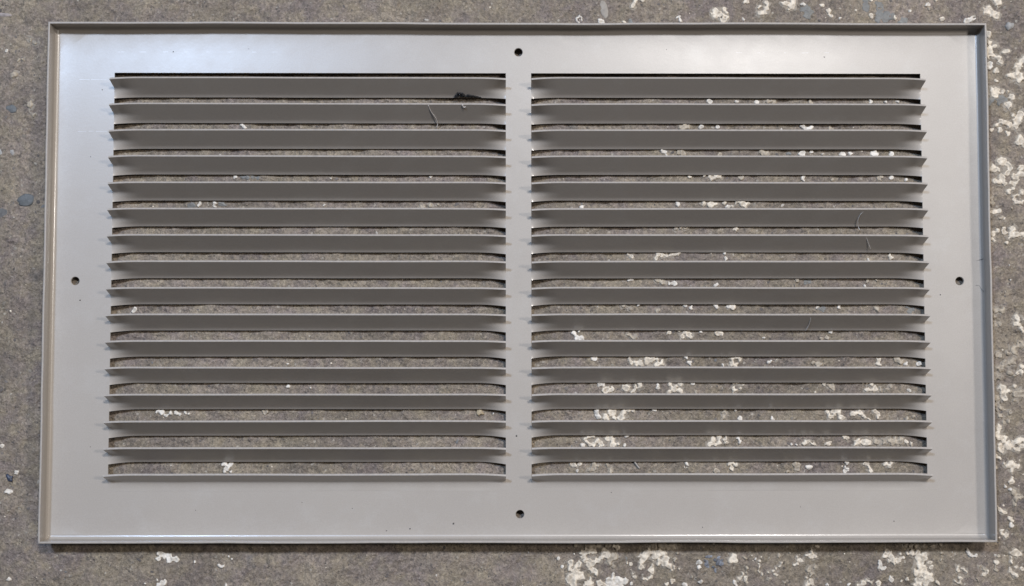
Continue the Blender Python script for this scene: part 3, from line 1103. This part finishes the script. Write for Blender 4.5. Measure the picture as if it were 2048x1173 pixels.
# ------------------------------------------------------------------ loose grit and aggregate grains
def grit():
    N = 13000
    x = RNG.uniform(-1180, 1180, N)
    y = RNG.uniform(-800, 680, N)
    r = RNG.gamma(2.2, 0.75, N).clip(0.7, 5.0)
    dens = vn(x, y, 70, 80) * 0.5 + 0.5 + (x < -900) * 0.5
    keep = RNG.random(N) < dens
    x, y, r = x[keep], y[keep], r[keep]
    N = len(x)
    z = gz(x, y)
    base = np.array([[1, 0, 0], [.5, .87, 0], [-.5, .87, 0], [-1, 0, 0], [-.5, -.87, 0], [.5, -.87, 0], [.45, .1, .8], [-.3, .35, .85], [-.1, -.45, .8]])
    faces = np.array([[0, 1, 6], [1, 7, 6], [1, 2, 7], [2, 3, 7], [3, 8, 7], [3, 4, 8], [4, 5, 8], [5, 6, 8], [5, 0, 6], [6, 7, 8]])
    a = RNG.uniform(0, 6.28, N)
    sx = r * RNG.uniform(0.8, 1.5, N)
    sy = r * RNG.uniform(0.6, 1.0, N)
    sz = r * RNG.uniform(0.25, 0.6, N)
    P = base[None] + RNG.uniform(-.18, .18, (N, 9, 3))
    px, py, pz = P[..., 0] * sx[:, None], P[..., 1] * sy[:, None], P[..., 2] * sz[:, None]
    co = np.stack([x[:, None] + px * np.cos(a)[:, None] - py * np.sin(a)[:, None],
                   y[:, None] + px * np.sin(a)[:, None] + py * np.cos(a)[:, None],
                   (z - 0.35 * sz)[:, None] + pz], -1).reshape(-1, 3)
    f = (faces[None] + (np.arange(N) * 9)[:, None, None]).reshape(-1, 3)
    me = bpy.data.meshes.new('grit')
    me.from_pydata((co * S).tolist(), [], f.tolist())
    pal = np.array([[.135, .115, .094], [.105, .091, .082], [.16, .136, .105], [.072, .063, .058], [.20, .175, .145], [.30, .27, .235], [.11, .107, .106]])
    ci = RNG.choice(len(pal), N, p=[.24, .23, .18, .19, .10, .03, .03])
    c = pal[ci] * RNG.uniform(.85, 1.15, (N, 1))
    at = me.color_attributes.new('grain', 'FLOAT_COLOR', 'POINT')
    cc = np.ones((N * 9, 4), np.float32)
    cc[:, :3] = np.repeat(c, 9, 0)
    at.data.foreach_set('color', cc.ravel())
    q = NT('grit_grains')
    an = q.n('ShaderNodeVertexColor')
    an.layer_name = 'grain'
    me.materials.append(q.done(an.outputs[0], 0.85, q.bump(q.noise(2.0, 2, 0.6), 0.5, 0.6), 0.3))
    me.polygons.foreach_set('use_smooth', [True] * len(me.polygons))
    link('grit', me, ground, 'stuff')


grit()


# ------------------------------------------------------------------ stones and debris
def stone(name, x, y, a, b, h, ang, mat, seed, sink=0.25, parent=None, facet=0.22):
    """a lumpy, irregular stone with a flat-ish top"""
    V, F = [], []
    nr, n = 7, 22
    for k in range(nr):
        t = k / (nr - 1)
        for i in range(n):
            th = 2 * math.pi * i / n
            rr = (1 - t ** 2.6 * 0.93) * (1 + facet * vn(math.cos(th) * 2 + seed, math.sin(th) * 2, 1.1, seed) + 0.07 * vn(i, k, 1.7, seed + 2))
            px, py = a * rr * math.cos(th), b * rr * math.sin(th)
            zz = h * (t ** 0.75) * (1 + 0.14 * vn(px, py, 6, seed + 3))
            V.append((px, py, zz))
    V.append((0, 0, h * 1.01))
    for k in range(nr - 1):
        for i in range(n):
            j = (i + 1) % n
            F.append([k * n + i, k * n + j, (k + 1) * n + j, (k + 1) * n + i])
    for i in range(n):
        F.append([(nr - 1) * n + i, (nr - 1) * n + (i + 1) % n, nr * n])
    V = np.array(V)
    c, s = math.cos(ang), math.sin(ang)
    V[:, :2] = np.stack([V[:, 0] * c - V[:, 1] * s, V[:, 0] * s + V[:, 1] * c], 1)
    o = mk(name, V, F, mat, parent)
    o.location = (x * S, y * S, (float(gz(x, y)) - sink * h) * S)
    return o


SLATE = plain('slate_stone', (0.070, 0.072, 0.072), 0.6, 0.3, 7)
p = stone('pebble', 1005.7, 524, 9.5, 8, 8, 0.7, plain('pebble_stone', (0.23, 0.218, 0.203), 0.75, 0.2, 6), 3)
tag(p, 'small pale grey pebble on the floor outside the upper right corner of the grille', 'pebble')
stone('embedded_stone', -993.7, 165.2, 19, 13, 3.0, 0.15, SLATE, 5, 0.3, ground)
stone('embedded_stone', -1028, 350.5, 13, 8, 2.6, -0.1, SLATE, 8, 0.3, ground)
stone('embedded_stone', -1044, 138, 14, 9, 2.0, 0.4, plain('dull_slate', (0.082, 0.079, 0.077), 0.8, 0.25), 12, 0.5, ground)
stone('embedded_stone', -1048, 544.5, 17, 4.5, 3.5, -0.05, plain('rosy_stone', (0.21, 0.178, 0.166), 0.7, 0.25, 6), 14, 0.3, ground)
stone('embedded_stone', 175, 556, 8, 19, 2.6, 0.28, plain('tan_stone', (0.20, 0.175, 0.148), 0.7, 0.18, 9), 17, 0.4, ground)
stone('embedded_stone', -1050, 262, 7, 6, 2.6, 0.3, plain('pale_stone', (0.24, 0.226, 0.208), 0.7, 0.2, 6), 19, 0.3, ground)
stone('embedded_stone', -1024, 262, 5, 6, 2.6, 0.3, plain('pale_stone', (0.22, 0.205, 0.19), 0.7, 0.2, 6), 23, 0.3, ground)
p = stone('paint_chip', -1016, -393, 6, 7.5, 5, 0.6, plain('navy_chip', (0.030, 0.036, 0.055), 0.4, 0.4, 6), 21, 0.1, None, 0.45)
tag(p, 'dark navy chip on the floor left of the lower left flange', 'paint chip')
# bluish patch of flaked paint by the lower edge
for k in range(16):
    a, d = RNG.uniform(0, 6.28), 19 * math.sqrt(RNG.random())
    stone('blue_flake', 387 + d * math.cos(a), -560 + d * math.sin(a) * 0.95, RNG.uniform(3, 7), RNG.uniform(2.5, 5), 1.8,
          RNG.uniform(0, 3), plain('blue_flake_%d' % k, tuple(np.array([.088, .091, .102]) * RNG.uniform(.5, 2.0)), 0.6, 0.3, 4), 30 + k, 0.3, ground, 0.4)


def tube(name, pts, r0, r1, mat, n=6, wob=0.0, sub=6):
    P = np.array(pts, float)
    t = np.linspace(0, len(P) - 1, (len(P) - 1) * sub + 1)
    Q = np.stack([np.interp(t, np.arange(len(P)), P[:, k]) for k in range(3)], 1)
    for _ in range(3):
        Q[1:-1] = (Q[:-2] + 2 * Q[1:-1] + Q[2:]) / 4
    V, F = [], []
    for i, p_ in enumerate(Q):
        d = Q[min(i + 1, len(Q) - 1)] - Q[max(i - 1, 0)]
        d /= np.linalg.norm(d)
        s = np.cross(d, (0.1, 0.2, 1.0))
        s /= np.linalg.norm(s)
        u = np.cross(s, d)
        r = r0 + (r1 - r0) * i / (len(Q) - 1)
        r *= 1 + wob * float(vn(i, 3, 2.0, 5))
        for k in range(n):
            a = 2 * math.pi * k / n
            V.append(p_ + r * (s * math.cos(a) + u * math.sin(a)))
    for i in range(len(Q) - 1):
        for k in range(n):
            F.append([i * n + k, i * n + (k + 1) % n, (i + 1) * n + (k + 1) % n, (i + 1) * n + k])
    F.append(list(range(n))[::-1])
    F.append([(len(Q) - 1) * n + k for k in range(n)])
    return mk(name, V, F, mat)


WEB2 = plain('pale_web', (0.55, 0.53, 0.51), 0.9, 0.1, 3, 0.2)
WEB = plain('grey_web', (0.40, 0.37, 0.35), 0.9, 0.2, 3, 0.3)


def slat_pt(x, row, m, lift=1.2):
    """a point on the front of a louver in the given row (0 = topmost); m runs from its free edge to its foot"""
    t = 18.0 + 30.4 * m
    z = 35.0 - 44.0 * m
    return (x, YT - row * PITCH - t - 0.82 * lift, z + 0.57 * lift)


o = tube('cobweb', [slat_pt(-180, 1, .02), slat_pt(-176, 1, .35), slat_pt(-166, 1, .7), slat_pt(-163, 1, 1.0), (-166, 312, -13)], 0.85, 0.5, WEB, wob=0.5)
tag(o, 'grey cobweb strand across the second louver of the left field near the centre bar', 'cobweb')
o = tube('cobweb', [slat_pt(688, 5, .0), slat_pt(681, 5, .3), slat_pt(680, 5, .6), slat_pt(686, 5, 1.0), (690, 104, -10)], 0.6, 0.45, WEB2, wob=0.4)
tag(o, 'thin curved cobweb thread on the sixth louver of the right field', 'cobweb')
o = tube('cobweb', [slat_pt(688, 6, .0), slat_pt(697, 6, .35), slat_pt(708, 6, .8)], 0.5, 0.4, WEB2, wob=0.4)
tag(o, 'short straight cobweb thread on the seventh louver of the right field', 'cobweb')
o = tube('cobweb', [slat_pt(573, 9, .0), slat_pt(579, 9, .2), slat_pt(580, 9, .6), slat_pt(576, 9, 1.0)], 0.6, 0.45, WEB2, wob=0.4)
tag(o, 'pale cobweb thread on the tenth louver of the right field', 'cobweb')
o = tube('lint_tuft', [slat_pt(-112, 1, .0, 1.5), slat_pt(-110, 1, .15, 2), slat_pt(-106, 1, .1, 2)], 1.8, 1.0, WEB, wob=0.6)
tag(o, 'tiny grey lint tuft hanging on the free edge of the second left louver', 'lint tuft')

# black clump of dirt caught on the foot of the top louver
def clump():
    V, F = [], []
    for k in range(44):
        u = RNG.random() ** 1.2
        x = -126 + 50 * u
        m = 0.82 + 0.16 * u + RNG.uniform(-0.12, 0.10) * (1 - u)
        px, py, pz = slat_pt(x, 0, m, 0.2)
        r = 3.6 * (1 - 0.6 * u) * RNG.uniform(0.6, 1.1)
        b = len(V)
        n = 8
        for j in range(4):
            ph = math.pi * j / 3
            for i in range(n):
                th = 2 * math.pi * i / n
                rr = r * RNG.uniform(0.75, 1.2)
                V.append((px + rr * 1.4 * math.sin(ph) * math.cos(th), py + rr * math.sin(ph) * math.sin(th), pz + rr * 0.35 * math.cos(ph)))
        for j in range(3):
            for i in range(n):
                F.append([b + j * n + i, b + (j + 1) * n + i, b + (j + 1) * n + (i + 1) % n, b + j * n + (i + 1) % n])
    return mk('dirt_clump', V, F, plain('black_dirt', (0.012, 0.011, 0.011), 0.95, 0.3, 3))


tag(clump(), 'black fluffy dirt clump stuck on the foot of the top left louver', 'dirt clump')

STICK = plain('dry_stick', (0.26, 0.235, 0.21), 0.8, 0.2, 4)
zs = float(gz(236, -368)) + 3.5
o = tube('stick', [(229, -356, zs), (235, -366, zs - 0.3), (242, -375, zs - 0.6)], 2.0, 1.7, STICK)
tag(o, 'short grey splinter on the floor seen through the lowest slot of the right field', 'splinter')

HAIR = plain('dark_hair', (0.11, 0.105, 0.10), 0.5, 0.1)
o = tube('hair', [(920, 40.5, 0.6), (926, 42, 1.2), (932, 44.5, 8)], 0.5, 0.4, HAIR)
tag(o, 'short dark hair lying straight across the bend of the right flange', 'hair')
o = tube('hair', [(918, -8.5, 0.6), (926, -9.5, 1.0), (928, -15, 2.2), (931.5, -22, 9)], 0.6, 0.4, HAIR)
tag(o, 'kinked dark hair lying in the right flange just below the straight one', 'hair')
